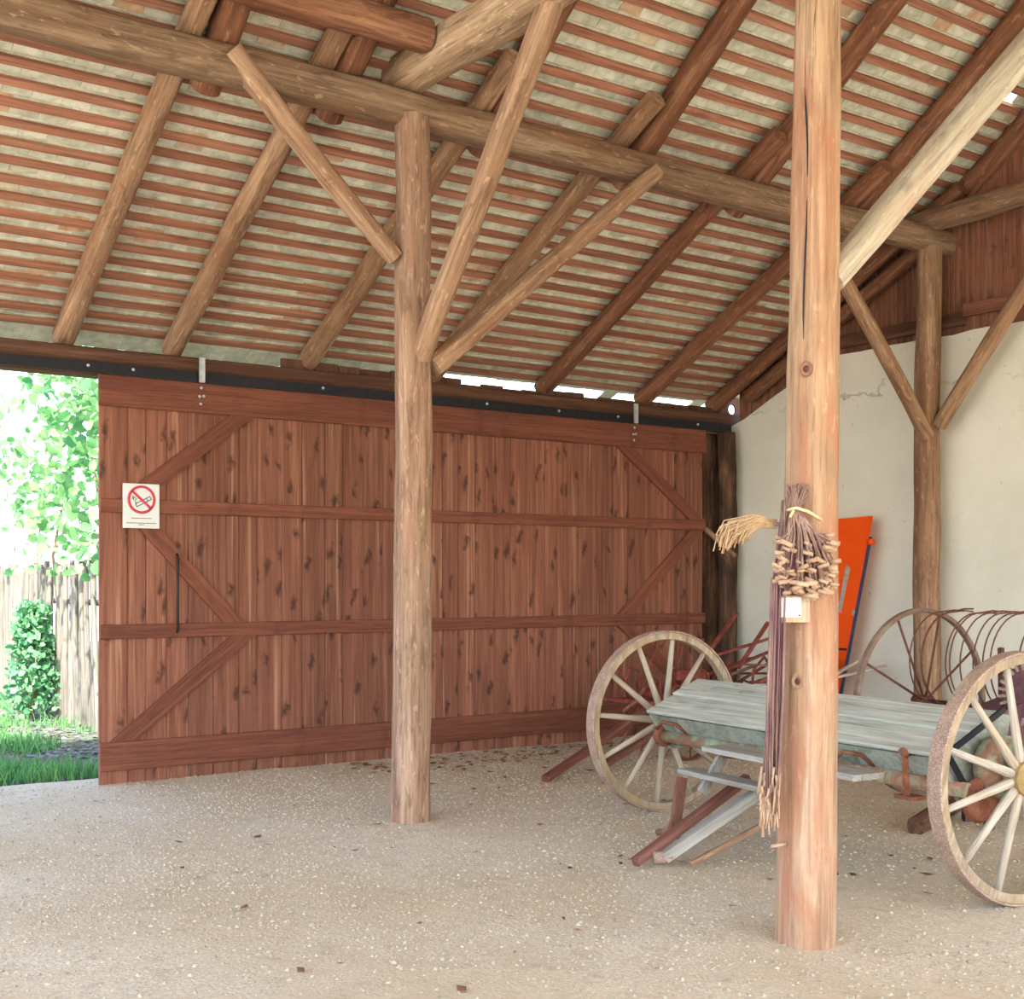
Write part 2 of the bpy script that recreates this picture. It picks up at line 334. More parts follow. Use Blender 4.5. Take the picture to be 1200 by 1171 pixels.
def leaves(b, pts, size, up_bias=.3, droop=0.):
    for p in pts:
        s = size * random.uniform(.6, 1.25)
        R = Quaternion((random.gauss(0, 1), random.gauss(0, 1), random.gauss(0, 1), random.gauss(0, 1))).normalized().to_matrix()
        sh = [(0, 0, 0), (.45, .25, .08), (.38, .75, .05), (0, 1.1, -.08), (-.38, .75, .05), (-.45, .25, .08), (0, .55, -.05)]
        b.add([Vector(p) + R @ (Vector(q_) * s) for q_ in sh], [(0, 1, 6), (1, 2, 6), (2, 3, 6), (3, 4, 6), (4, 5, 6), (5, 0, 6)], True)

# ------------------------------------------------------------------ ground
def hgt(x, y):
    return .016 * noise.noise((x * .6, y * .6, 0)) + .008 * noise.noise((x * 2.3, y * 2.3, 4))
def grid(name, x0, x1, y0, y1, nx, ny, z, mat, f=1.):
    b = MB(); vs = [(x0 + (x1 - x0) * i / nx, y0 + (y1 - y0) * j / ny, 0) for j in range(ny + 1) for i in range(nx + 1)]
    vs = [(x, y, z + f * hgt(x, y)) for x, y, _ in vs]
    b.add(vs, [(j * (nx + 1) + i, j * (nx + 1) + i + 1, (j + 1) * (nx + 1) + i + 1, (j + 1) * (nx + 1) + i) for j in range(ny) for i in range(nx)], True)
    return b.build(name, mat)
floor = grid('floor', -4.6, 10.3, -2.9, 10.25, 150, 132, 0, 'floor')
tag(floor, 'beige gravel and packed earth floor of the barn', None, None, 'structure')
yard = MB(); yard.add([(-60, -60, -.035), (70, -60, -.035), (70, 90, -.035), (-60, 90, -.035)], [(0, 1, 2, 3)])
tag(yard.build('ground', 'yard'), 'sunlit open ground around the barn', None, None, 'structure')
garden = grid('ground', -14, 16, 10.22, 34, 60, 50, -.025, 'garden', 1.2); tag(garden, 'leafy garden soil outside the doorway, tree shade painted into its colour', None, None, 'structure')
b = MB()
for i in range(62000):
    x, y = random.uniform(.8, 9.8), random.uniform(2.2, 10.1)
    dd = .5748 * x + .8183 * y; rr_ = (.8183 * x - .5748 * y) / dd
    if dd < 4.4 or abs(rr_) > .45: continue
    dens = .38 + .5 * noise.noise((x * .7, y * .7, 9)) + (.3 if y > 7.3 and x < 7.5 else 0)
    if random.random() > dens: continue
    s = random.choice((.005, .006, .007, .008, .010, .012)) * random.uniform(.7, 1.3)
    z = hgt(x, y)
    ps = [Vector((random.uniform(.7, 1.3), 0, 0)), Vector((0, random.uniform(.7, 1.3), 0)), Vector((-random.uniform(.7, 1.3), 0, 0)), Vector((0, -random.uniform(.7, 1.3), 0)), Vector((.2, .1, .7)), Vector((0, 0, -.4))]
    R = Matrix.Rotation(random.uniform(0, 6.3), 3, 'Z') @ Matrix.Rotation(random.uniform(-.4, .4), 3, 'X')
    b.add([Vector((x, y, z + s * .1)) + R @ (p * s) for p in ps], [(0, 1, 4), (1, 2, 4), (2, 3, 4), (3, 0, 4), (1, 0, 5), (2, 1, 5), (3, 2, 5), (0, 3, 5)])
tag(b.build('gravel', 'soilstone'), 'loose pale gravel strewn over the earth floor', 'gravel', None, 'stuff')
b = MB(); pts = []
for i in range(520):
    x = random.uniform(5.0, 9.3); y = 9.72 - abs(random.gauss(0, .55))
    pts.append((x, y, hgt(x, y) + .012))
for i in range(90):
    x, y = random.uniform(2.2, 6.5), random.uniform(4., 9.4); pts.append((x, y, hgt(x, y) + .008))
for p in pts:
    s = random.uniform(.015, .045); R = Matrix.Rotation(random.uniform(0, 6.3), 3, 'Z') @ Matrix.Rotation(random.uniform(-.5, .5), 3, 'X')
    b.add([Vector(p) + R @ (Vector(c) * s) for c in ((-1, 0, .1), (0, -.45, 0), (1, 0, .15), (0, .45, .1))], [(0, 1, 2, 3)])
tag(b.build('fallen_leaves', 'deadleaf'), 'dry brown leaves and bits scattered along the door foot', 'leaves', None, 'stuff')

# ------------------------------------------------------------------ roof: battens and tiles
PY, PZ, S1, S2, RIDGE = 7.24, 4.97, .506, .716, 3.82
def slope_pt(sl, Y, off):
    """point on a slope plane, off = distance along the plane's normal above the rafter axis"""
    z = PZ - S1 * (Y - PY) if sl == 1 else PZ + .02 - S2 * (Y - PY)
    k = S1 if sl == 1 else S2; n = Vector((0, k, 1)).normalized()
    return Vector((0, Y, z)) + n * off
def rotX(sl): return math.atan(-(S1 if sl == 1 else S2))
ceiling = empty('ceiling', (3, 6, 5)); tag(ceiling, 'tiled barn roof seen from below with red brown battens', None, None, 'structure')
cz = Vector((3, 6, 5))
PITCH = .165; XL, XR = -4.3, 10.36
bat = [board_mesh('batten', .06, .034, XR - XL, 'batten', .004, .006, s) for s in (1., 7., 13., 22.)]
rows = []
c1 = math.cos(rotX(1)); c2 = math.cos(rotX(2))
Y = 10.10
while Y > 7.12: rows.append((1, Y)); Y -= PITCH * c1
Y = 7.06
while Y > RIDGE + .05: rows.append((2, Y)); Y -= PITCH * c2
tb = MB(); tb.box((0, 0, 0), (.179, .36, .013)); tmesh = tb.mesh('tile', 'tile')
tiles = []
for ri, (sl, Y) in enumerate(rows):
    p = slope_pt(sl, Y, .09 + .017)
    R = Matrix.Rotation(rotX(sl), 3, 'X') @ frame((1, 0, 0), (0, 0, 1))
    o = link('batten', bat[ri % 4], ceiling, Vector((XL, p.y, p.z + random.uniform(-.004, .004))) - cz, R)
    nrm = Vector((0, S1 if sl == 1 else S2, 1)).normalized(); along = Vector((0, nrm.z, -nrm.y))   # down-slope
    x = XL + (.09 if ri % 2 else 0) + random.uniform(0, .03)
    while x < XR:
        cpos = slope_pt(sl, Y, .09 + .034 + .014) + along * random.uniform(.130, .140) + nrm * .006; cpos.x = x + .09
        hole = sl == 2 and (abs(x + .09 - 9.66) < .13 and 6.04 < Y < 6.38)
        hole = hole or (ri == 0 and x > 6.35 and random.random() < .93)
        if not hole: tiles.append((cpos, sl, random.uniform(-.012, .012), random.uniform(-.012, .012)))
        x += .1815
def cam_pix(p):
    d = .5748 * p.x + .8183 * p.y; r = .8183 * p.x - .5748 * p.y
    return (600 + CAMF * r / d, 680 - CAMF * (p.z - 1.6) / d, d) if d > 1 else (-9, -9, 99)
seen = []
for i, t in enumerate(tiles):
    px, py, d = cam_pix(t[0])
    if 0 < px < 1200 and 0 < py < 500 and not (925 < px < 990): seen.append((d * (1 if t[1] == 2 else 1.35), i))
near = {i for _, i in sorted(seen)[:296]}
rest = MB()
for i, (p, sl, ja, jb) in enumerate(tiles):
    R = Matrix.Rotation(rotX(sl) + .079 + ja, 3, 'X') @ Matrix.Rotation(jb, 3, 'Y')
    if i in near: link('tile', tmesh, ceiling, p - cz, R)
    else:
        hx, hy, hz = .0895, .18, .0065
        vs = [R @ Vector((x, y, z)) + p - cz for x in (-hx, hx) for y in (-hy, hy) for z in (-hz, hz)]
        rest.add(vs, [(0, 1, 3, 2), (4, 6, 7, 5), (0, 4, 5, 1), (2, 3, 7, 6), (0, 2, 6, 4), (1, 5, 7, 3)])
o = rest.build('tile_field', 'tile', ceiling); o['kind'] = 'stuff'
# the roof's other half, behind the camera
b = MB()
zr = slope_pt(2, RIDGE, .15).z; zk = slope_pt(2, 7.24, .15).z; ze = slope_pt(1, 10.2, .15).z
prof = [(RIDGE + .25, zr + .04), (RIDGE, zr + .06), (2 * RIDGE - 7.24, zk), (2 * RIDGE - 10.0, ze)]
vs = [(x, y, z + dz) for dz in (0, .04) for y, z in prof for x in (XL, XR)]
vs = [Vector(q_) - cz for q_ in vs]
b.add(vs, [(0, 1, 3, 2), (2, 3, 5, 4), (4, 5, 7, 6), (8, 10, 11, 9), (10, 12, 13, 11), (12, 14, 15, 13), (0, 2, 10, 8), (2, 4, 12, 10), (4, 6, 14, 12), (1, 9, 11, 3), (3, 11, 13, 5), (5, 13, 15, 7), (6, 7, 15, 14), (0, 8, 9, 1)])
b.build('roof_slab', 'tile', ceiling)

# ------------------------------------------------------------------ timbers
LOWX = [1.62, 2.78, 3.66, 4.88, 6.16, 7.46, 8.76, 9.80]
low_lab = ['lower rafter beyond the photo edge left of the first one', 'pale lower rafter nearest the open doorway, ending above the fence',
           'lower rafter that passes behind the short brace left of the middle post', 'lower rafter crossing directly behind the middle post',
           'lower rafter running alongside the long brace right of the middle post', 'lower rafter midway between middle post and front post',
           'lower rafter partly hidden by the front post, ending at the second door hanger', 'last lower rafter meeting the corner of the white wall']
for X, lb in zip(LOWX, low_lab):
    if X < 2: continue
    Y0, Y1 = 6.93, 10.14
    tag(log('rafter', slope_pt(1, Y0, 0) + Vector((X, 0, 0)), slope_pt(1, Y1, 0) + Vector((X + .02, 0, 0)), 0.072, .085, 'rafter' if X < 7 else 'rafter2', sq=2.8, wob=.09, bend=.03), lb, 'rafter', 'lower rafters')
UPX = [1.8, 2.98, 3.84, 5.05, 6.39, 7.62, 8.93, 9.98]
up_lab = ['', 'upper rafter far left above the purlin, mostly above the photo', 'dark upper rafter stub over the purlin left of the tie beam', 'dark upper rafter behind the steep brace of the middle post',
          'bold brown upper rafter between steep brace and front post', 'upper rafter disappearing behind the top of the front post', 'very dark upper rafter behind the pale brace of the front post', 'upper rafter lying against the gable boards']
for X, lb in zip(UPX, up_lab):
    if X < 2: continue
    tag(log('rafter', slope_pt(2, 7.62, 0) + Vector((X, 0, 0)), slope_pt(2, RIDGE, 0) + Vector((X, 0, 0)), .098, .088, 'rafter2', sq=2.5, wob=.08, bend=.03), lb, 'rafter', 'upper rafters')
tag(log('purlin', (-2, PY, 4.76), (10.0, PY, 4.72), .118, .108, 'purlin', sq=4, wob=.06, bend=.06, seed=4.4), 'long horizontal log purlin carrying the rafters above the middle post', 'beam')
tag(log('loft_beam', (-1, 6.8, 5.05), (4.12, 6.8, 5.03), .11, .1, 'rafter2', sq=3, seed=12), 'short dark horizontal beam high at top left, behind the tie beam', 'beam')
tag(log('tie_beam', (4.27, 7.42, 4.98), (4.27, .6, 4.98), .125, .135, 'tie', sq=5, wob=.09, bend=.02, seed=31), 'pale hewn tie beam resting on the purlin over the middle post', 'beam')
tag(log('tie_beam', (9.72, 7.5, 4.86), (9.72, .6, 4.94), .1, .1, 'purlin', sq=3, wob=.1, bend=.1, seed=17), 'crooked tie beam in front of the gable boards at far right', 'beam')
tag(log('middle_post', (4.26, 7.24, -.05), (4.27, 7.24, 4.68), .125, .112, 'post', sq=2.5, wob=.07, bend=.03, seed=2.2, sides=24), 'round log post standing in front of the middle of the door', 'post')
tag(log('front_post', (4.27, 3.82, -.05), (4.345, 3.77, 7.35), 0.127, .07, 'front', sq=2.4, wob=.05, bend=.015, seed=8.1, sides=28, roll=.6), 'peeled pale pinkish log post in the foreground with hanging stalks', 'post')
tag(log('wall_post', (9.70, 7.2, -.05), (9.72, 7.2, 4.64), .115, .1, 'rafter', sq=2.6, wob=.06, bend=.02, seed=5.5, sides=20), 'brown log post standing against the white wall', 'post')
tag(log('corner_post', (9.78, 9.86, -.05), (9.78, 9.86, 3.2), .1, .095, 'bark', sq=2.2, wob=.22, bend=.02, seed=15.5, sides=24, step=.08), 'bark covered dark log post in the corner beside the door', 'post')
br = [((4.13, 7.22, 3.72), (2.98, 7.20, 4.80), .054, .068, 'short brace from the middle post up left to the purlin'),
      ((4.38, 7.17, 3.02), (6.34, 7.14, 4.68), .076, .062, 'long low brace from the middle post up right to the purlin'),
      ((4.29, 7.16, 3.08), (4.29, 5.62, 5.0), .07, .072, 'steep brace from the middle post up to the tie beam'),
      ((4.36, 3.76, 2.93), (6.35, 3.74, 4.78), .062, .078, 'pale thick brace rising right from the front post'),
      ((9.62, 7.16, 2.90), (8.05, 7.18, 4.66), .064, .06, 'brace from the wall post up left to the purlin'),
      ((9.70, 7.10, 3.0), (9.70, 5.6, 4.86), .062, .066, 'brace from the wall post up right to the crooked tie beam')]
for i, (p0, p1, r0, r1, lb) in enumerate(br):
    tag(log('brace', p0, p1, r0, r1, 'palebrace' if i == 3 else ('rafter' if i > 3 else 'brace'), sq=3.4 if i in (0, 3) else 2.5, wob=.07, bend=.02, seed=40 + i * 3.7), lb, 'brace', 'diagonal braces')
# wall plate, its filler boards, sliding-door track
tag(board('wall_plate', (-4.3, 10.06, 3.32), (10.1, 10.06, 3.32), .2, .22, 'darkwood', up=(0, 0, 1), bev=.012), 'dark horizontal wall plate beam above the sliding door', 'beam')
fill = empty('eave_filler', (7, 10.1, 3.4)); tag(fill, 'row of dark rough filler boards on the wall plate under the eave', 'boards')
x = 4.62
while x < 9.7:
    w = random.uniform(.16, .34); hh = random.uniform(.07, .1) if x < 6.4 else random.uniform(.035, .075)
    board('filler_board', Vector((x + w / 2, 10.07, 3.425)) - Vector((7, 10.1, 3.4)), Vector((x + w / 2, 10.07, 3.425 + hh)) - Vector((7, 10.1, 3.4)), w - .012, .03, 'darkwood', fill, up=(0, 1, 0)); x += w
trk = MB(); trk.box((0, 0, 0), (14.1, .07, .07)); trk.box((0, -.03, -.04), (14.1, .012, .02))
to = trk.build('door_track', 'track', None, (2.75, 9.845, 3.25)); tag(to, 'black steel track along the top of the sliding door', 'track')
bm_ = MB(); bm_.lathe([(.001, -.012), (.011, -.01), (.014, 0), (.001, 0)], 10); bolt = bm_.mesh('bolt', 'zinc')
for X in (2.9, 3.25, 4.9, 6.6, 7.45, 8.2, 9.3): link('bolt', bolt, to, (X - 2.75, -.035, .005))

# ------------------------------------------------------------------ sliding door
D0, D1, DY = 3.0, 9.43, 9.875
door = empty('door_1', (6.2, DY, 0)); tag(door, 'large red brown sliding plank door', None, None, 'structure'); dO = Vector((6.2, DY, 0))
x = D0; pm = {}
while x < D1 - .01:
    w = random.choice((.15, .165, .18, .195, .21, .225)); w = min(w, D1 - x)
    if D1 - (x + w) < .09: w = D1 - x
    k = (round(w, 3), random.randrange(2))
    if k not in pm: pm[k] = board_mesh('plank', w - .0015, .026, 3.21, 'door', .009, 0., 3. * k[1] + w * 50)
    z0 = random.uniform(-.035, -.005)
    link('plank', pm[k], door, Vector((x + w / 2, DY + random.uniform(-.004, .010), z0)) - dO, frame((0, 0, 1), (0, 1, 0))); x += w
RY = DY - .013 - .017
def rail(x0, x1, z, w, t=.03, name='rail', dy=0.): 
    return board(name, Vector((x0, RY + dy, z)) - dO, Vector((x1, RY + dy, z)) - dO, t, w, 'rail', door, up=(0, 0, 1))
rail(D0 - .01, D1 + .01, 3.085, .25); rail(D0, D1, 2.185, .105); rail(D0, D1, 1.195, .11); rail(D0, D1, .22, .225)
def dbrace(x0, z0, x1, z1, w=.125):
    p0, p1 = Vector((x0, RY + .002, z0)), Vector((x1, RY + .002, z1)); d = (p1 - p0).normalized()
    # boards mitred on the rails: horizontal end cuts
    hw = w / 2 / abs(d.z); b = MB(); vs = []
    for yy in (-.013, .013):
        vs += [(p0.x - hw, p0.y + yy, p0.z), (p0.x + hw, p0.y + yy, p0.z), (p1.x + hw, p1.y + yy, p1.z), (p1.x - hw, p1.y + yy, p1.z)]
    R = frame(d, (0, 1, 0)); Ri = R.transposed(); c = (p0 + p1) / 2
    b.add([Ri @ (Vector(v_) - c) for v_ in vs], [(0, 1, 2, 3), (7, 6, 5, 4), (0, 4, 5, 1), (1, 5, 6, 2), (2, 6, 7, 3), (3, 7, 4, 0)])
    return b.build('diagonal_board', 'rail', door, c - dO, R)
dbrace(3.24, 2.24, 4.17, 2.96); dbrace(3.28, 2.13, 4.1, 1.25); dbrace(3.18, .335, 4.18, 1.14)
dbrace(8.32, 2.96, 9.32, 2.24); dbrace(9.32, 2.13, 8.32, 1.25); dbrace(8.32, 1.14, 9.32, .335)
for X in (3.8, 8.41):
    hb = MB(); hb.box((0, 0, 0), (.045, .008, .2)); hb.box((-.02, -.008, 0), (.006, .014, .2)); hb.box((.02, -.008, 0), (.006, .014, .2)); h_ = hb.build('hanger_bracket', 'zinc', door, Vector((X, 9.78, 3.3)) - dO)
    for dx, z in ((.01, -.14), (-.004, -.21), (.03, -.205), (.004, -.27)): link('screw', bolt, h_, (dx, .035, z + .0)); 
rb = MB(); rb.tube([(0, 0, 0), (0, -.02, .03), (0, -.02, .6), (0, 0, .63)], .011, 8); rb.build('pull_rod', 'track', door, Vector((3.61, DY - .05, 1.18)) - dO)
# no-smoking sign on the door
sx, sz, sy = 3.315, 2.185, RY - .03
sign = empty('no_smoking_sign', (sx, sy, sz - .175)); tag(sign, 'small white no smoking sign with red circle on the door', 'sign')
b = MB(); b.box((0, 0, .175), (.29, .012, .35)); b.build('plate', 'white', sign)
b = MB(); b.lathe([(.092, -.002), (.112, -.002), (.112, .002), (.092, .002)], 40); b.build('prohibition_ring', 'signred', sign, (0, -.009, .225))
b = MB(); b.box((0, 0, 0), (.2, .003, .02), Matrix.Rotation(math.radians(42), 3, 'Y')); b.build('slash_bar', 'signred', sign, (0, -.0095, .225))
Rz = Matrix.Rotation(math.radians(-28), 3, 'Y'); b = MB()
for c, s in (((0, 0, .013), (.13, .002, .006)), ((0, 0, -.013), (.13, .002, .006)), ((-.065, 0, 0), (.006, .002, .03)), ((.065, 0, 0), (.006, .002, .03)), ((.035, 0, 0), (.005, .002, .026))): b.box(Rz @ Vector(c), s, Rz)
b.build('cigarette_symbol', 'signink', sign, (.015, -.008, .21))
b = MB(); b.tube([(-.04, 0, -.03), (-.055, 0, -.01), (-.04, 0, .005), (-.06, 0, .02), (-.075, 0, .008), (-.06, 0, -.005), (-.07, 0, .03)], .003, 5); b.build('smoke_symbol', 'signink', sign, (-.0, -.008, .225))
for i, (w, z) in enumerate(((.16, .078), (.24, .04), (.05, .027))):
    b = MB(); b.box((0, 0, 0), (w, .002, .0045)); b.build('text_line', 'signink', sign, (0, -.0075, z))

# ------------------------------------------------------------------ walls
WX = 9.95
def pris_x(poly, x0, x1, name, mat, origin=(0, 0, 0), parent=None):
    b = MB(); n = len(poly); O = Vector(origin)
    vs = [Vector((x0, y, z)) - O for y, z in poly] + [Vector((x1, y, z)) - O for y, z in poly]
    b.add(vs, [tuple(reversed(range(n))), tuple(range(n, 2 * n))] + [(i, (i + 1) % n, (i + 1) % n + n, i + n) for i in range(n)])
    return b.build(name, mat, parent, O)
poly = [(10.2, -.1)] + [(10.2, 3.22), (9.75, 3.36), (9.4, 3.52)]
yy = 9.1
while yy > -2.6:
    poly.append((yy, min(3.86, 3.52 + (9.4 - yy) * .42) + .02 * noise.noise((yy * 3, 0, 1)))); yy -= .18
poly += [(-2.7, 3.85), (-2.7, -.1)]
tag(pris_x(poly, WX, WX + .35, 'wall_right', 'plaster'), 'white limewashed plaster wall', None, None, 'structure')
gab = empty('wall_gable', (WX + .1, 6, 3.9)); tag(gab, 'red brown vertical boards of the gable above the plaster', None, None, 'structure'); gO = Vector((WX + .1, 6, 3.9))
yy = 9.9
while yy > .4:
    w = random.uniform(.17, .24); ym = yy - w / 2
    top = (slope_pt(1, ym, .15) if ym > 7.2 else slope_pt(2, max(ym, RIDGE), .15)).z - (0 if ym > RIDGE else S2 * (RIDGE - ym)) ; base = 3.3 if ym > 9 else 3.7
    if top - base > .1: board('plank', Vector((WX + .07 + random.uniform(-.004, .004), ym, base)) - gO, Vector((WX + .07, ym, top)) - gO, w - .008, .025, 'gable', gab, up=(1, 0, 0))
    yy -= w
board('ledger', Vector((WX - .01, 9.0, 3.98)) - gO, Vector((WX - .01, 7.0, 3.98)) - gO, .06, .12, 'darkwood', gab, up=(0, 0, 1))
board('ledger', Vector((WX + .0, 7.0, 4.05)) - gO, Vector((WX - .0, .4, 4.05)) - gO, .06, .11, 'gable', gab, up=(0, 0, 1))
log('verge_rafter', slope_pt(1, 9.72, -.16) + Vector((WX - .06, 0, 0)) - gO, slope_pt(1, 7.3, -.16) + Vector((WX - .06, 0, 0)) - gO, .07, .07, 'rafter2', gab, sq=3)
wb = empty('wall_back', (9.6, 10.0, 0)); tag(wb, 'dark boards closing the corner behind the bark post', None, None, 'structure')
x = 9.3
while x < 9.98:
    w = random.uniform(.11, .16); board('plank', (x + w / 2 - 9.6, .0, .0), (x + w / 2 - 9.6, 0, 3.2), w - .006, .03, 'bark', wb, up=(0, 1, 0)); x += w
b = MB(); b.tube([(9.45, 9.86, 2.16), (9.78, 9.74, 1.86)], .03, 6); tag(b.build('leaning_stick', 'brace'), 'short slanted stick wedged between the door end and bark post', 'stick')
# corner filler with a round hole that shows the sky
b = MB(); n = 24; cxh, czh, rh = .20, .09, .056; vs = []
for yv in (-.012, .012):
    for k in range(n):
        a = 2 * math.pi * k / n; vs.append((cxh + rh * math.cos(a), yv, czh + rh * math.sin(a)))
    for k in range(n):
        a = 2 * math.pi * k / n; c, s_ = math.cos(a), math.sin(a); m_ = max(abs(c) / .2, abs(s_) / .13); vs.append((cxh + c / m_, yv, czh + s_ / m_))
fs = []
for k in range(n):
    j = (k + 1) % n; fs += [(k, j, n + j, n + k), (2 * n + k, 3 * n + k, 3 * n + j, 2 * n + j), (k, 2 * n + k, 2 * n + j, j), (n + k, n + j, 3 * n + j, 3 * n + k)]
b.add(vs, fs); tag(b.build('corner_filler', 'darkwood', None, (9.82, 10.03, 3.4)), 'dark board with a bright round hole in the eave corner', 'board')

# ------------------------------------------------------------------ outdoors
fen = empty('pale_fence', (4.1, 14.8, 0)); tag(fen, 'weathered fence of upright split poles seen through the doorway', 'fence')
pales = []
for k in range(4):
    o = log('fence_pale', (0, 0, 0), (0, 0, 1.8), .033, .028, 'fence', wob=.12, bend=.03, sides=8, step=.3, seed=60 + k * 5); pales.append(o.data); bpy.data.objects.remove(o)
Yf = 11.6; i = 0
while Yf < 18.5:
    o = link('fence_pale', pales[i % 4], fen, (random.uniform(-.02, .02) - .0, Yf - 14.8, -.05 + random.uniform(-.06, .08)))
    o.rotation_euler = (random.uniform(-.03, .03), random.uniform(-.02, .02), random.uniform(0, 6)); Yf += random.uniform(.075, .11); i += 1
for z in (.4, 1.35): log('fence_rail', (.06, -3.2, z), (.06, 3.7, z), .035, .03, 'fence', fen, sides=8)
tag(log('gate_post', (3.95, 18.1, -.05), (3.95, 18.1, 1.7), .13, .12, 'fence', seed=71), 'pale thick post at the far end of the pole fence', 'post')
vin = empty('climbing_vine', (4.4, 14.5, 0)); tag(vin, 'bright green leafy vine hanging above the pole fence', 'vine')
b = MB(); pts = []
for i in range(5200):
    y = random.uniform(11.2, 19); x = 4.3 + random.gauss(0, .35); z = random.uniform(1.65, 5.2)
    edge = 3.9 + .0 * z
    if noise.noise((x * 1.1, y * .9, z * 1.1)) < -.26 + .2 * max(0, y - 14.4): continue
    pts.append((x - 4.4, y - 14.5, z))
leaves(b, pts, .125); b.build('foliage', 'leaf', vin)['kind'] = 'stuff'
for i in range(5):
    y0 = -2.6 + i * 1.3; b = MB(); b.tube([(random.uniform(-.15, .15), y0 + random.uniform(-.3, .3), z) for z in (0, .9, 1.9, 3., 4.2)], [.025, .022, .018, .013, .006], 7); b.build('stem', 'rafter', vin)
bu = empty('leafy_bush', (3.82, 15.1, -.03)); tag(bu, 'low green bush growing against the pole fence', 'bush')
b = MB(); pts = []
for i in range(1500):
    t = random.random() ** .8; a = random.uniform(0, 6.3); rr_ = .36 * (1 - .55 * t) * math.sqrt(random.random()); pts.append((rr_ * math.cos(a), rr_ * math.sin(a) * 1.3, .1 + 1.25 * t))
leaves(b, pts, .075); b.build('foliage', 'leaf2', bu)['kind'] = 'stuff'
for i in range(4):
    b = MB(); a = i * 1.6; b.tube([(0, 0, 0), (.08 * math.cos(a), .08 * math.sin(a), .5), (.16 * math.cos(a), .2 * math.sin(a), 1.05)], [.014, .01, .005], 6); b.build('stem', 'rafter', bu)
b = MB()
for i in range(16000):
    x, y = random.uniform(1.4, 4.0), random.uniform(10.35, 17)
    dn = noise.noise((x * 1.1, y * .8, 3)) + .35 * (2.75 - x) + (.25 if y < 11.1 else 0)
    if dn < .02 + random.uniform(-.2, .2): continue
    hh = random.uniform(.05, .16); a = random.uniform(0, 6.3); w = .006; dx, dy = math.cos(a), math.sin(a); lx, ly = random.gauss(0, .5) * hh, random.gauss(0, .5) * hh
    b.add([(x - w * dx, y - w * dy, -.035), (x + w * dx, y + w * dy, -.035), (x + lx * .5 + w * .7 * dx, y + ly * .5 + w * .7 * dy, hh * .6), (x + lx * .5 - w * .7 * dx, y + ly * .5 - w * .7 * dy, hh * .6), (x + lx, y + ly, hh)], [(0, 1, 2, 3), (3, 2, 4)])
tag(b.build('grass', 'blade'), 'tufts of green grass outside the open doorway', 'grass', None, 'stuff')
b = MB(); pts = []
for i in range(2600):
    x, y = random.uniform(2.2, 4.05), random.uniform(10.4, 16.5)
    if noise.noise((x * 1.3, y * 1., 8)) + .3 * (x - 2.8) < -.1: continue
    s = random.uniform(.02, .05); R = Matrix.Rotation(random.uniform(0, 6.3), 3, 'Z') @ Matrix.Rotation(random.uniform(-.6, .6), 3, 'X')
    b.add([Vector((x, y, -.015)) + R @ (Vector(c) * s) for c in ((-1, 0, .1), (0, -.5, 0), (1, 0, .15), (0, .5, .1))], [(0, 1, 2, 3)])
tag(b.build('leaf_litter', 'litter'), 'grey dead leaf litter on the ground along the fence', 'leaves', None, 'stuff')

# ------------------------------------------------------------------ wheels
def ring(r0, r1, w, n=56, e=.004): 
    b = MB(); b.lathe([(r0, -w / 2 + e), (r0 + e, -w / 2), (r1 - e, -w / 2), (r1, -w / 2 + e), (r1, w / 2 - e), (r1 - e, w / 2), (r0 + e, w / 2), (r0, w / 2 - e)], n, False); return b
SPK = None
def wooden_wheel(parent, loc, spin, hubside):
    global SPK
    R = .625
    w = ring(R - .06, R - .012, .07).build('wheel', 'felloe', parent, loc); w.rotation_euler = (0, spin, 0)
    ring(R - .012, R, .088).build('tyre', 'tyre', w)
    if SPK is None:
        b = MB(); b.tube([(0, 0, .06), (0, 0, .12), (0, 0, .3), (0, 0, R - .06)], [.024, .025, .02, .017], 10); SPK = b.mesh('spoke', 'spoke')
    for k in range(12):
        o = link('spoke', SPK, w); o.rotation_euler = (0, k * math.pi / 6, 0)
    b = MB(); b.lathe([(.001, -.13), (.045, -.13), (.05, -.1), (.065, -.06), (.085, -.04), (.085, .04), (.065, .06), (.05, .1), (.045, .13), (.001, .13)], 24, False); b.build('hub', 'yellow' if hubside else 'rust', w)
    b = MB(); b.lathe([(.05, -.1), (.058, -.1), (.058, -.075), (.06, -.07)], 24, False); b.lathe([(.05, .1), (.058, .1), (.058, .075), (.06, .07)], 24, False); b.build('hub_band', 'rust', w)
    return w
# ------------------------------------------------------------------ seed drill
dr = empty('seed_drill', (5.76, 5.09, 0), math.radians(-5.16)); tag(dr, 'old horse drawn seed drill with long grey lidded box between two spoked wheels', 'seed drill')
wooden_wheel(dr, (0, 1.46, .625), .12, False); wooden_wheel(dr, (0, -1.46, .625), .32, True)
b = MB(); b.prism([(-.28, .70), (-.13, .505), (.10, .505), (.2, .88), (.1, .885)], -1.2, 1.2); hop = b.build('hopper', 'hopper', dr)
for y in (-1.205, 1.205):
    b = MB(); b.prism([(-.31, .705), (-.15, .47), (.12, .47), (.22, .9), (.1, .915)], y - .014, y + .014); b.build('end_board', 'hopper', hop)
for (xa, za, xb, zb) in ((-.315, .722, -.092, .815), (-.098, .828, .125, .918)):
    p = Vector((0, 0, 0)); cx, cz_ = (xa + xb) / 2, (za + zb) / 2; L = math.hypot(xb - xa, zb - za)
    R = frame((0, 1, 0), (-(zb - za), 0, xb - xa))
    me = board_mesh('lid_board', L, .024, 2.47, 'lid', .005, .003, xa * 30); link('lid_board', me, dr, (cx, -1.235, cz_), R)
b = MB(); b.tube([(-.2, -1.3, .553), (-.2, 1.22, .56)], .04, 12); b.build('front_shaft', 'greenrust', dr)
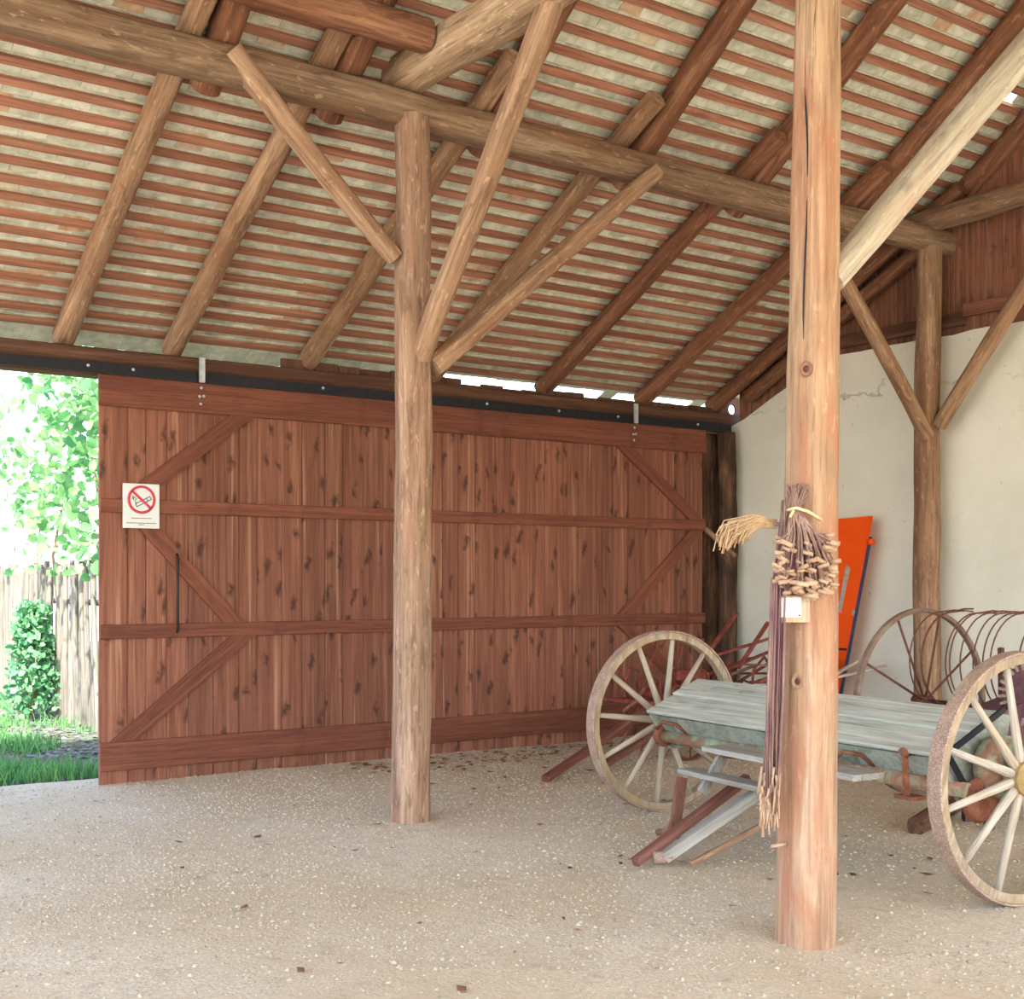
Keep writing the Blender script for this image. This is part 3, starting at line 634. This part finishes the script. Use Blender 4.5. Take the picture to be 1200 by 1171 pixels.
b = MB(); b.tube([(.0, -1.46, .625), (.0, -1.2, .625)], .03, 10); b.build('axle', 'rust', dr); b = MB(); b.tube([(.0, 1.46, .625), (.0, 1.2, .625)], .03, 10); b.build('axle', 'rust', dr)
for y in (1.16, -1.2):
    b = MB(); b.lathe([(.001, -.03), (.075, -.03), (.085, 0), (.075, .03), (.001, .03)], 18); b.build('end_casting', 'rust', dr, (-.19, y + .05, .57))
b = MB(); b.lathe([(.001, -.09), (.13, -.08), (.16, -.03), (.15, .04), (.08, .09), (.001, .09)], 24); b.build('gearbox', 'greenrust', dr, (.02, -1.31, .66))
b = MB(); b.lathe([(.001, -.04), (.1, -.04), (.12, 0), (.1, .04), (.001, .04)], 20); b.build('gear_cover', 'rust', dr, (-.1, -1.29, .5))
b = MB(); b.bar((.05, -1.25, .58), (.35, -1.25, .42), .04, .02); b.bar((-.3, -1.26, .74), (.12, -1.26, .94), .012, .03); b.bar((-.3, -1.26, .74), (-.12, -1.26, .5), .012, .03); b.build('end_strap', 'track', dr)
b = MB(); b.bar((-.315, -1.0, .70), (-.325, -1.02, .50), .035, .012, (0, 1, 0)); b.box((-.3, -1.02, .49), (.1, .12, .02)); b.tube([(-.3, -1.0, .7), (-.34, -1.0, .73)], .02, 8); b.build('lever_bracket', 'rust', dr)
for y in (-.68, .95, -.25):
    b = MB(); b.tube([(-.2, y, .6), (-.27, y + .03, .66), (-.31, y + .12, .67), (-.3, y + .19, .62)], .012, 7); b.build('handle_hoop', 'rust', dr)
for y in (1.0, -.9):
    b = MB(); b.bar((-.2, y, .53), (.35, y, .47), .06, .03); b.build('frame_bar', 'darkrust', dr)
b = MB(); b.bar((.3, 1.15, .47), (.3, -1.15, .47), .05, .05); b.build('frame_bar', 'darkrust', dr)
board('footboard', (-.52, .26, .61), (-.52, -.95, .60), .22, .032, 'grey', dr)
board('footboard', (-.62, .42, .462), (-.62, -.72, .45), .13, .03, 'grey', dr)
for y in (.2, -.55): 
    b = MB(); b.bar((-.5, y, .595), (-.66, y + .02, .36), .06, .025, (0, 1, 0)); b.build('step_bracket', 'grey', dr)
    b = MB(); b.bar((-.55, y - .05, .58), (-.12, y - .05, .53), .05, .03); b.build('step_bracket', 'darkrust', dr)
board('draft_pole', (-1.21, .116, .035), (-.36, .17, .43), .055, .05, 'redwood', dr)
board('draft_pole', (-1.04, .08, .05), (-.22, -.2, .585), .075, .06, 'grey', dr)
board('draft_pole', (-.93, -.02, .02), (-.3, -.16, .3), .03, .03, 'brace', dr)
b = MB(); b.bar((-.72, .33, .44), (-.82, .28, .1), .07, .02, (0, 1, 0)); b.build('pole_bracket', 'redwood', dr)
b = MB(); b.tube([(-.72, .35, .43), (-.62, .5, .2), (-.62, .62, .06), (-.58, .75, .03)], .022, 8); b.build('drag_hook', 'brace', dr)
b = MB(); b.tube([(-1.0, .06, .055), (-1.1, .1, .05)], .035, 8); b.build('pole_ferrule', 'tyre', dr)
tag(log('short_log', (6.63, 5.02, .05), (7.4, 5.3, .07), .055, .06, 'darkwood', sq=3), 'short dark log lying on the floor beside the nearer drill wheel', 'log')

# ------------------------------------------------------------------ hay rake
rk = empty('hay_rake', (7.9, 5.93, 0), math.radians(-4)); tag(rk, 'rusty hay rake with iron wheel and curved tines by the white wall', 'hay rake')
for y in (0, -2.3):
    w = ring(.662, .697, .045, 56).build('wheel', 'rakerim', rk, (0, y, .697)); w.rotation_euler = (0, .13, 0)
    for k in range(9):
        b = MB(); a = 2 * math.pi * k / 9; b.tube([(.04 * math.cos(a), -.03, .04 * math.sin(a)), (.668 * math.cos(a), 0, .668 * math.sin(a))], .0095, 7); b.build('spoke', 'rakeiron', w)
    b = MB(); b.lathe([(.001, -.07), (.04, -.07), (.05, 0), (.04, .07), (.001, .07)], 16); b.build('hub', 'rakeiron', w)
b = MB(); b.tube([(0, .05, .697), (0, -2.35, .697)], .022, 10); b.build('axle', 'rakeiron', rk)
b = MB(); b.bar((-.06, -.08, .66), (-.06, -2.2, .66), .05, .05); b.build('tine_beam', 'rust', rk)
b = MB(); pp = []
for k in range(20):
    a = math.radians(-82 - 190 * k / 19); rr_ = .33 + .03 * k / 19
    pp.append((.04 + rr_ * math.cos(a) * .92, 0, 1.01 + rr_ * math.sin(a)))
pp += [(.17, 0, 1.385), (.27, 0, 1.38)]
b.tube(pp, .0058, 6); tm = b.mesh('tine', 'rakeiron')
for k in range(24):
    if k in (9,): continue
    o = link('tine', tm, rk, (-.02, -.12 - .09 * k, -.0)); o.rotation_euler = (0, random.uniform(-.05, .05) + .06 * (k % 2), random.uniform(-.05, .05))
b = MB(); b.bar((.2, -.55, .55), (.1, -.62, 1.12), .035, .03, (1, 0, 0)); b.build('lever', 'darkrust', rk)
b = MB(); b.tube([(.1, -.68, .6), (.28, -.78, 1.17)], .012, 7); b.build('lever_rod', 'rakeiron', rk)
b = MB(); b.bar((0, -.3, .6), (1.3, -.3, .35), .05, .05); b.bar((0, -2., .6), (1.3, -2., .35), .05, .05); b.build('shaft_frame', 'rust', rk)
# cast-iron cog machine
cg = empty('cog_machine', (7.35, 4.68, 0), math.radians(-25)); tag(cg, 'dark plum cast iron machine with a toothed cog behind the near drill wheel', 'machine')
b = MB(); b.lathe([(.001, -.02), (.19, -.02), (.2, 0), (.19, .02), (.001, .02)], 40, False); cgw = b.build('cog_wheel', 'plum', cg, (0, -.0, .87))
cgw.rotation_euler = (0, 0, math.radians(-60))
tmk = MB(); tmk.box((0, 0, 0), (.018, .03, .05)); tmk = tmk.mesh('tooth', 'tyre')
for k in range(26):
    a = 2 * math.pi * k / 26; o = link('tooth', tmk, cgw, (.185 * math.sin(a), -.02, .185 * math.cos(a))); o.rotation_euler = (0, a, 0)
b = MB(); b.box((0, -.03, 0), (.07, .03, .07)); b.build('cog_hub', 'plum', cgw)
b = MB(); b.prism([(-.3, .45), (.35, .45), (.35, .8), (.1, .86), (-.3, .72)], .03, .36); b.build('body', 'plum', cg)
for x, y in ((-.26, .06), (.3, .06), (-.26, .33), (.3, .33)):
    b = MB(); b.bar((x, y, 0), (x, y, .46), .05, .05); b.build('leg', 'plum', cg)
# orange panel
pn = empty('orange_panel', (9.62, 8.15, 0)); tag(pn, 'bright orange tapered sheet metal panel leaning on the white wall', 'panel')
R = Matrix.Rotation(math.radians(3.5), 3, 'Y')
def pan(poly, t, x0): 
    n = len(poly); b = MB(); vs = [R @ Vector((x0 + s * t / 2, y, z)) for s in (-1, 1) for y, z in poly]
    b.add(vs, [tuple(range(n)), tuple(reversed(range(n, 2 * n)))] + [(i, i + n, (i + 1) % n + n, (i + 1) % n) for i in range(n)]); return b
pan([(.34, 2.2), (-.27, 2.22), (-.24, 2.02), (.13, .0), (.26, 0)], .012, 0).build('sheet', 'orange', pn)
pan([(-.245, 2.02), (-.262, 2.02), (.112, .0), (.13, 0)], .03, .004).build('edge_strip', 'navy', pn)
b = MB(); b.lathe([(.001, -.03), (.03, -.03), (.03, .03), (.001, .03)], 12); b.build('hinge_stub', 'orange', pn, R @ Vector((.0, -.26, 1.97)))
pan([(.02, 1.75), (-.03, 1.72), (.06, 1.28), (.1, 1.3)], .004, -.009).build('scuff_mark', 'scuff', pn)
pan([(-.09, 1.32), (-.12, 1.3), (-.1, 1.26), (-.07, 1.27)], .004, -.009).build('scuff_mark', 'scuff', pn)
pan([(.25, .94), (-.03, .94), (-.03, .92), (.25, .92)], .02, -.012).build('strap', 'track', pn)

# ------------------------------------------------------------------ red cultivator and scrap by the corner
cu = empty('red_cultivator', (7.9, 8.75, 0), math.radians(10)); tag(cu, 'rusty red cultivator with curved tines and shafts behind the far drill wheel', 'cultivator')
for y in (-.38, 0, .38):
    b = MB(); b.bar((-.5, y, .48), (.75, y, .48), .05, .03); b.build('frame_bar', 'redrust', cu)
for x in (-.45, .1, .7):
    b = MB(); b.bar((x, -.45, .5), (x, .45, .5), .05, .03); b.build('frame_bar', 'redrust', cu)
for i in range(11):
    x = -.45 + .115 * i; y = (-.36, .02, .36)[i % 3]; b = MB(); s = random.uniform(.9, 1.2)
    b.tube([(x, y, .5), (x + .12, y, .66 * s), (x + .26, y, .62 * s), (x + .28, y, .42), (x + .12, y, .2), (x - .02, y, .05)], [.014] * 5 + [.008], 6); b.build('tine', 'redrust' if i % 3 else 'rust', cu)
w = ring(.3, .325, .05, 36).build('wheel', 'rust', cu, (-.3, -.5, .325))
for k in range(8):
    b = MB(); a = k * math.pi / 4; b.tube([(0, 0, 0), (.31 * math.cos(a), 0, .31 * math.sin(a))], .009, 6); b.build('spoke', 'redrust', w)
for (p0, p1) in (((-.3, .1, .45), (.15, .2, 1.1)), ((-.1, -.3, .45), (.3, -.2, 1.05)), ((.35, .2, .5), (.8, .35, 1.28)), ((-.2, .3, .5), (-.45, .25, 1.05))):
    b = MB(); b.tube([p0, p1], .011, 6); b.build('lever', 'redrust', cu)
board('shaft', (-2.08, -.42, .03), (-.3, -.1, .47), .075, .05, 'redwood', cu); board('shaft', (-1.45, -.45, .06), (-.1, -.3, .40), .07, .05, 'redwood', cu)
b = MB(); b.tube([(-.75, -.15, .42), (-.86, -.2, .46), (-.8, -.28, .54), (-.55, -.2, .66), (-.4, -.1, .72)], .016, 7); b.build('guard_hoop', 'rust', cu)
b = MB(); b.box((-.45, -.2, .56), (.24, .1, .07), Matrix.Rotation(.5, 3, 'Y')); b.build('casting', 'redrust', cu); b = MB(); b.box((.2, -.1, .72), (.3, .12, .09), Matrix.Rotation(-.4, 3, 'Z')); b.build('casting', 'redrust', cu)
sp = empty('scrap_harrow', (8.9, 8.45, 0)); tag(sp, 'tangled red and brown harrow frame propped in the wall corner', 'harrow'); so = Vector((8.9, 8.45, 0))
for i in range(22):
    a = random.uniform(-.1, .75); x, y = random.uniform(8.5, 9.3), random.uniform(7.9, 9.2); L = random.uniform(.5, .95); ya = random.uniform(-.5, .5)
    p0 = Vector((x - .3 * math.cos(a) * L, y, random.uniform(.3, .95))); p1 = p0 + Vector((math.cos(a) * math.cos(ya), math.cos(a) * math.sin(ya), math.sin(a))) * L
    p1.z = min(p1.z, 1.26); p1.x = min(p1.x, 9.85)
    board('harrow_bar', p0 - so, p1 - so, .05, .022, ('redrust', 'rust', 'brace', 'redrust', 'spoke')[i % 5], sp)
for i in range(6):
    x, y = random.uniform(8.6, 9.3), random.uniform(8.0, 9.1); b = MB(); z = random.uniform(.6, .95)
    b.tube([(x, y, z - .6), (x + .05, y, z), (x + .2, y, z + .12), (x + .33, y + .05, z + .02)], .014, 6); b.build('harrow_tine', 'redrust', sp, -so)

FP = Vector((4.27, 3.82, 0)); ER = Vector((.8183, -.5748, 0)); EF = Vector((-.745, -.667, 0))
def fp(u, v, z): return FP + ER * (u + .0115 * z) + EF * v + Vector((0, 0, z))
fpo = bpy.data.objects['front_post']
kb = MB(); kb.lathe([(.001, -.003), (.012, -.003), (.014, .004), (.001, .004)], 12); kmesh = kb.mesh('knot', 'darkrust')
kr = MB(); kr.lathe([(.014, -.001), (.02, -.004), (.03, -.002), (.034, .006), (.014, .006)], 16); krm = kr.mesh('knot_ring', 'brace')
bpy.context.view_layer.update(); inv = fpo.matrix_world.inverted()
def on_post(name, me, u, z, sc=1.):
    r = .127 - .057 * z / 7.4; v_ = math.sqrt(max(.0001, r * r - u * u)) - .002; p = fp(u, v_, z)
    n_ = (p - fp(0, 0, z)).normalized(); R = frame((0, 0, 1), (n_.x, n_.y, 0)); R = Matrix((Vector((0, 0, 1)).cross(n_) * -1, -n_, Vector((0, 0, 1)))).transposed()
    o = link(name, me, fpo); o.matrix_local = inv @ (Matrix.Translation(p) @ R.to_4x4() @ Matrix.Diagonal((sc, 1, sc * 1.2, 1))); return o
for u, z, sc in ((-.025, 2.52, .85), (.05, 2.46, .8), (.035, 1.78, .8), (-.045, 1.16, 1.), (.01, .55, .7)):
    on_post('knot', kmesh, u, z, sc); on_post('knot_ring', krm, u, z, sc)
cb_ = MB(); cb_.tube([inv @ fp(-.045 + .012 * math.sin(t * 5) + .02 * t, math.sqrt((.127 - .0077 * (3.75 - 1.1 * t)) ** 2 - .0016) - .003, 3.75 - 1.1 * t) for t in [k / 12 for k in range(13)]], [.001] + [.004] * 11 + [.001], 5); cb_.build('drying_crack', 'track', fpo)
b1 = fp(-.07, .14, 1.3)
st = empty('stalk_bundle', b1); tag(st, 'tied bundle of mauve dried stalks with cut stubs hanging on the front post', 'dried stalks')
b = MB(); ends = []
for i in range(120):
    u1 = random.uniform(-.125, .125); dep = random.uniform(.0, .09); zt = 2.0 + random.uniform(-.05, .02)
    ze = 1.56 + random.random() ** 1.3 * .25 - .05 * (1 - abs(u1) / .12); ze = max(1.49, ze)
    ut = random.uniform(-.055, .035); um = random.uniform(-.03, .02) - .02
    pts = [fp(-.045 + ut, .12 + dep * .5, zt), fp(-.045 + um, .125 + dep * .4, 1.905), fp(-.03 + u1 * .5, .13 + dep, 1.8), fp(-.015 + u1, .135 + dep * 1.2, ze)]
    b.tube([p - b1 for p in pts], [.0035, .004, .004, .0035], 5); ends.append(pts[-1])
b.build('stalks', 'stalk', st)['kind'] = 'stuff'
e = MB(); e.tube([(-.022, 0, 0), (.022, 0, 0)], .0085, 8); em = e.mesh('cut_stub', 'stubend')
for p in ends[:112]:
    o = link('cut_stub', em, st, p - b1 + EF * random.uniform(0, .03)); a = math.atan2(ER.y, ER.x) + random.uniform(-.9, .9); s = random.uniform(.7, 1.35)
    o.rotation_euler = (random.uniform(-.3, .3), random.uniform(-.35, .5), a); o.scale = (s, s * .95, s * .95)
b = MB(); b.tube([fp(-.105, .15, 1.90) - b1, fp(-.06, .19, 1.91) - b1, fp(-.01, .185, 1.895) - b1, fp(.05, .15, 1.86) - b1], .007, 6); b.tube([fp(-.07, .19, 1.9) - b1, fp(-.085, .2, 1.87) - b1], .006, 6); b.build('tie', 'twine', st)
b2 = fp(-.125, .13, .6)
ls = empty('long_stalk_bundle', b2); tag(ls, 'long purple brown stalks hanging down the side of the front post', 'dried stalks')
b = MB()
for i in range(64):
    u = -.145 + random.uniform(-.035, .04); v_ = .075 + random.uniform(0, .09); ze = .62 + random.uniform(-.04, .34) * random.random()
    b.tube([fp(-.095 + random.uniform(-.03, .03), v_, 1.98 + random.uniform(-.1, .0)) - b2, fp(u * .9 - .005, v_ + .01, 1.6) - b2, fp(u, v_ + .012, 1.1) - b2, fp(u + random.uniform(-.012, .012) - .012, v_ + .01, ze) - b2], [.0035, .004, .004, .0035], 5)
b.build('stalks', 'stalk', ls)['kind'] = 'stuff'
b = MB()
for i in range(46):
    u = -.165 + random.uniform(-.035, .05); z = random.uniform(.6, .8); b.tube([fp(u, .12 + random.uniform(0, .06), z) - b2, fp(u + random.uniform(-.015, .012), .13 + random.uniform(0, .05), z - random.uniform(.05, .12)) - b2], [.006, .004], 5)
b.tube([fp(-.185, .15, .72) - b2, fp(-.19, .15, .6) - b2, fp(-.188, .15, .49) - b2], [.005, .005, .008], 6)
b.build('frayed_tips', 'stubend', ls)['kind'] = 'stuff'
b3 = fp(-.16, .12, 1.8)
pl = empty('broomcorn_plume', b3); tag(pl, 'straw coloured feathery broomcorn head arching off the front post', 'broomcorn')
b = MB()
for i in range(190):
    t = random.random(); L = .12 + .13 * t; dz = random.uniform(-.03, .03); dv = random.gauss(0, .022)
    u0 = -.14 - random.uniform(0, .02); z0 = 1.842 + random.uniform(-.018, .022)
    ue = u0 - L * random.uniform(.75, 1.05); drop = random.uniform(.03, .13) * (.45 + .55 * t)
    b.tube([fp(u0, .12, z0) - b3, fp(u0 + (ue - u0) * .5, .12 + dv * .6, z0 + .014 + dz * .3) - b3, fp(ue + .012, .12 + dv, z0 - drop * .35 + dz * .6) - b3, fp(ue - .004, .12 + dv, z0 - drop) - b3], [.0018, .002, .0026, .0038], 4)
b.build('bristles', 'plume', pl)['kind'] = 'stuff'
b = MB(); b.tube([fp(-.06, .12, 1.84) - b3, fp(-.16, .12, 1.845) - b3], .009, 7); b.build('stem', 'stalk', pl)
Rc = Matrix((ER, Vector((0, 0, 1)).cross(ER), Vector((0, 0, 1)))).transposed()
b4 = fp(-.058, .142, 1.42); cdd = empty('info_card', b4); tag(cdd, 'small blank white card on a wooden backing under the stalk bundle', 'card')
b = MB(); b.box((0, 0, .055), (.125, .012, .115)); b.build('backing', 'ply', cdd, (0, 0, 0), Rc)
b = MB(); b.box((-.02, -.009, .062), (.088, .004, .085)); b.build('card_sheet', 'white', cdd, (0, 0, 0), Rc)
b = MB(); b.lathe([(.001, -.004), (.004, -.004), (.004, .004), (.001, .004)], 8); b.build('card_nail', 'track', cdd, Rc @ Vector((.015, -.012, .028)), Rc)
b = MB(); b.tube([fp(-.08, .06, .445), fp(-.15, .1, .44)], .008, 7); tag(b.build('wooden_peg', 'stubend'), 'small wooden peg sticking out low on the front post', 'peg')
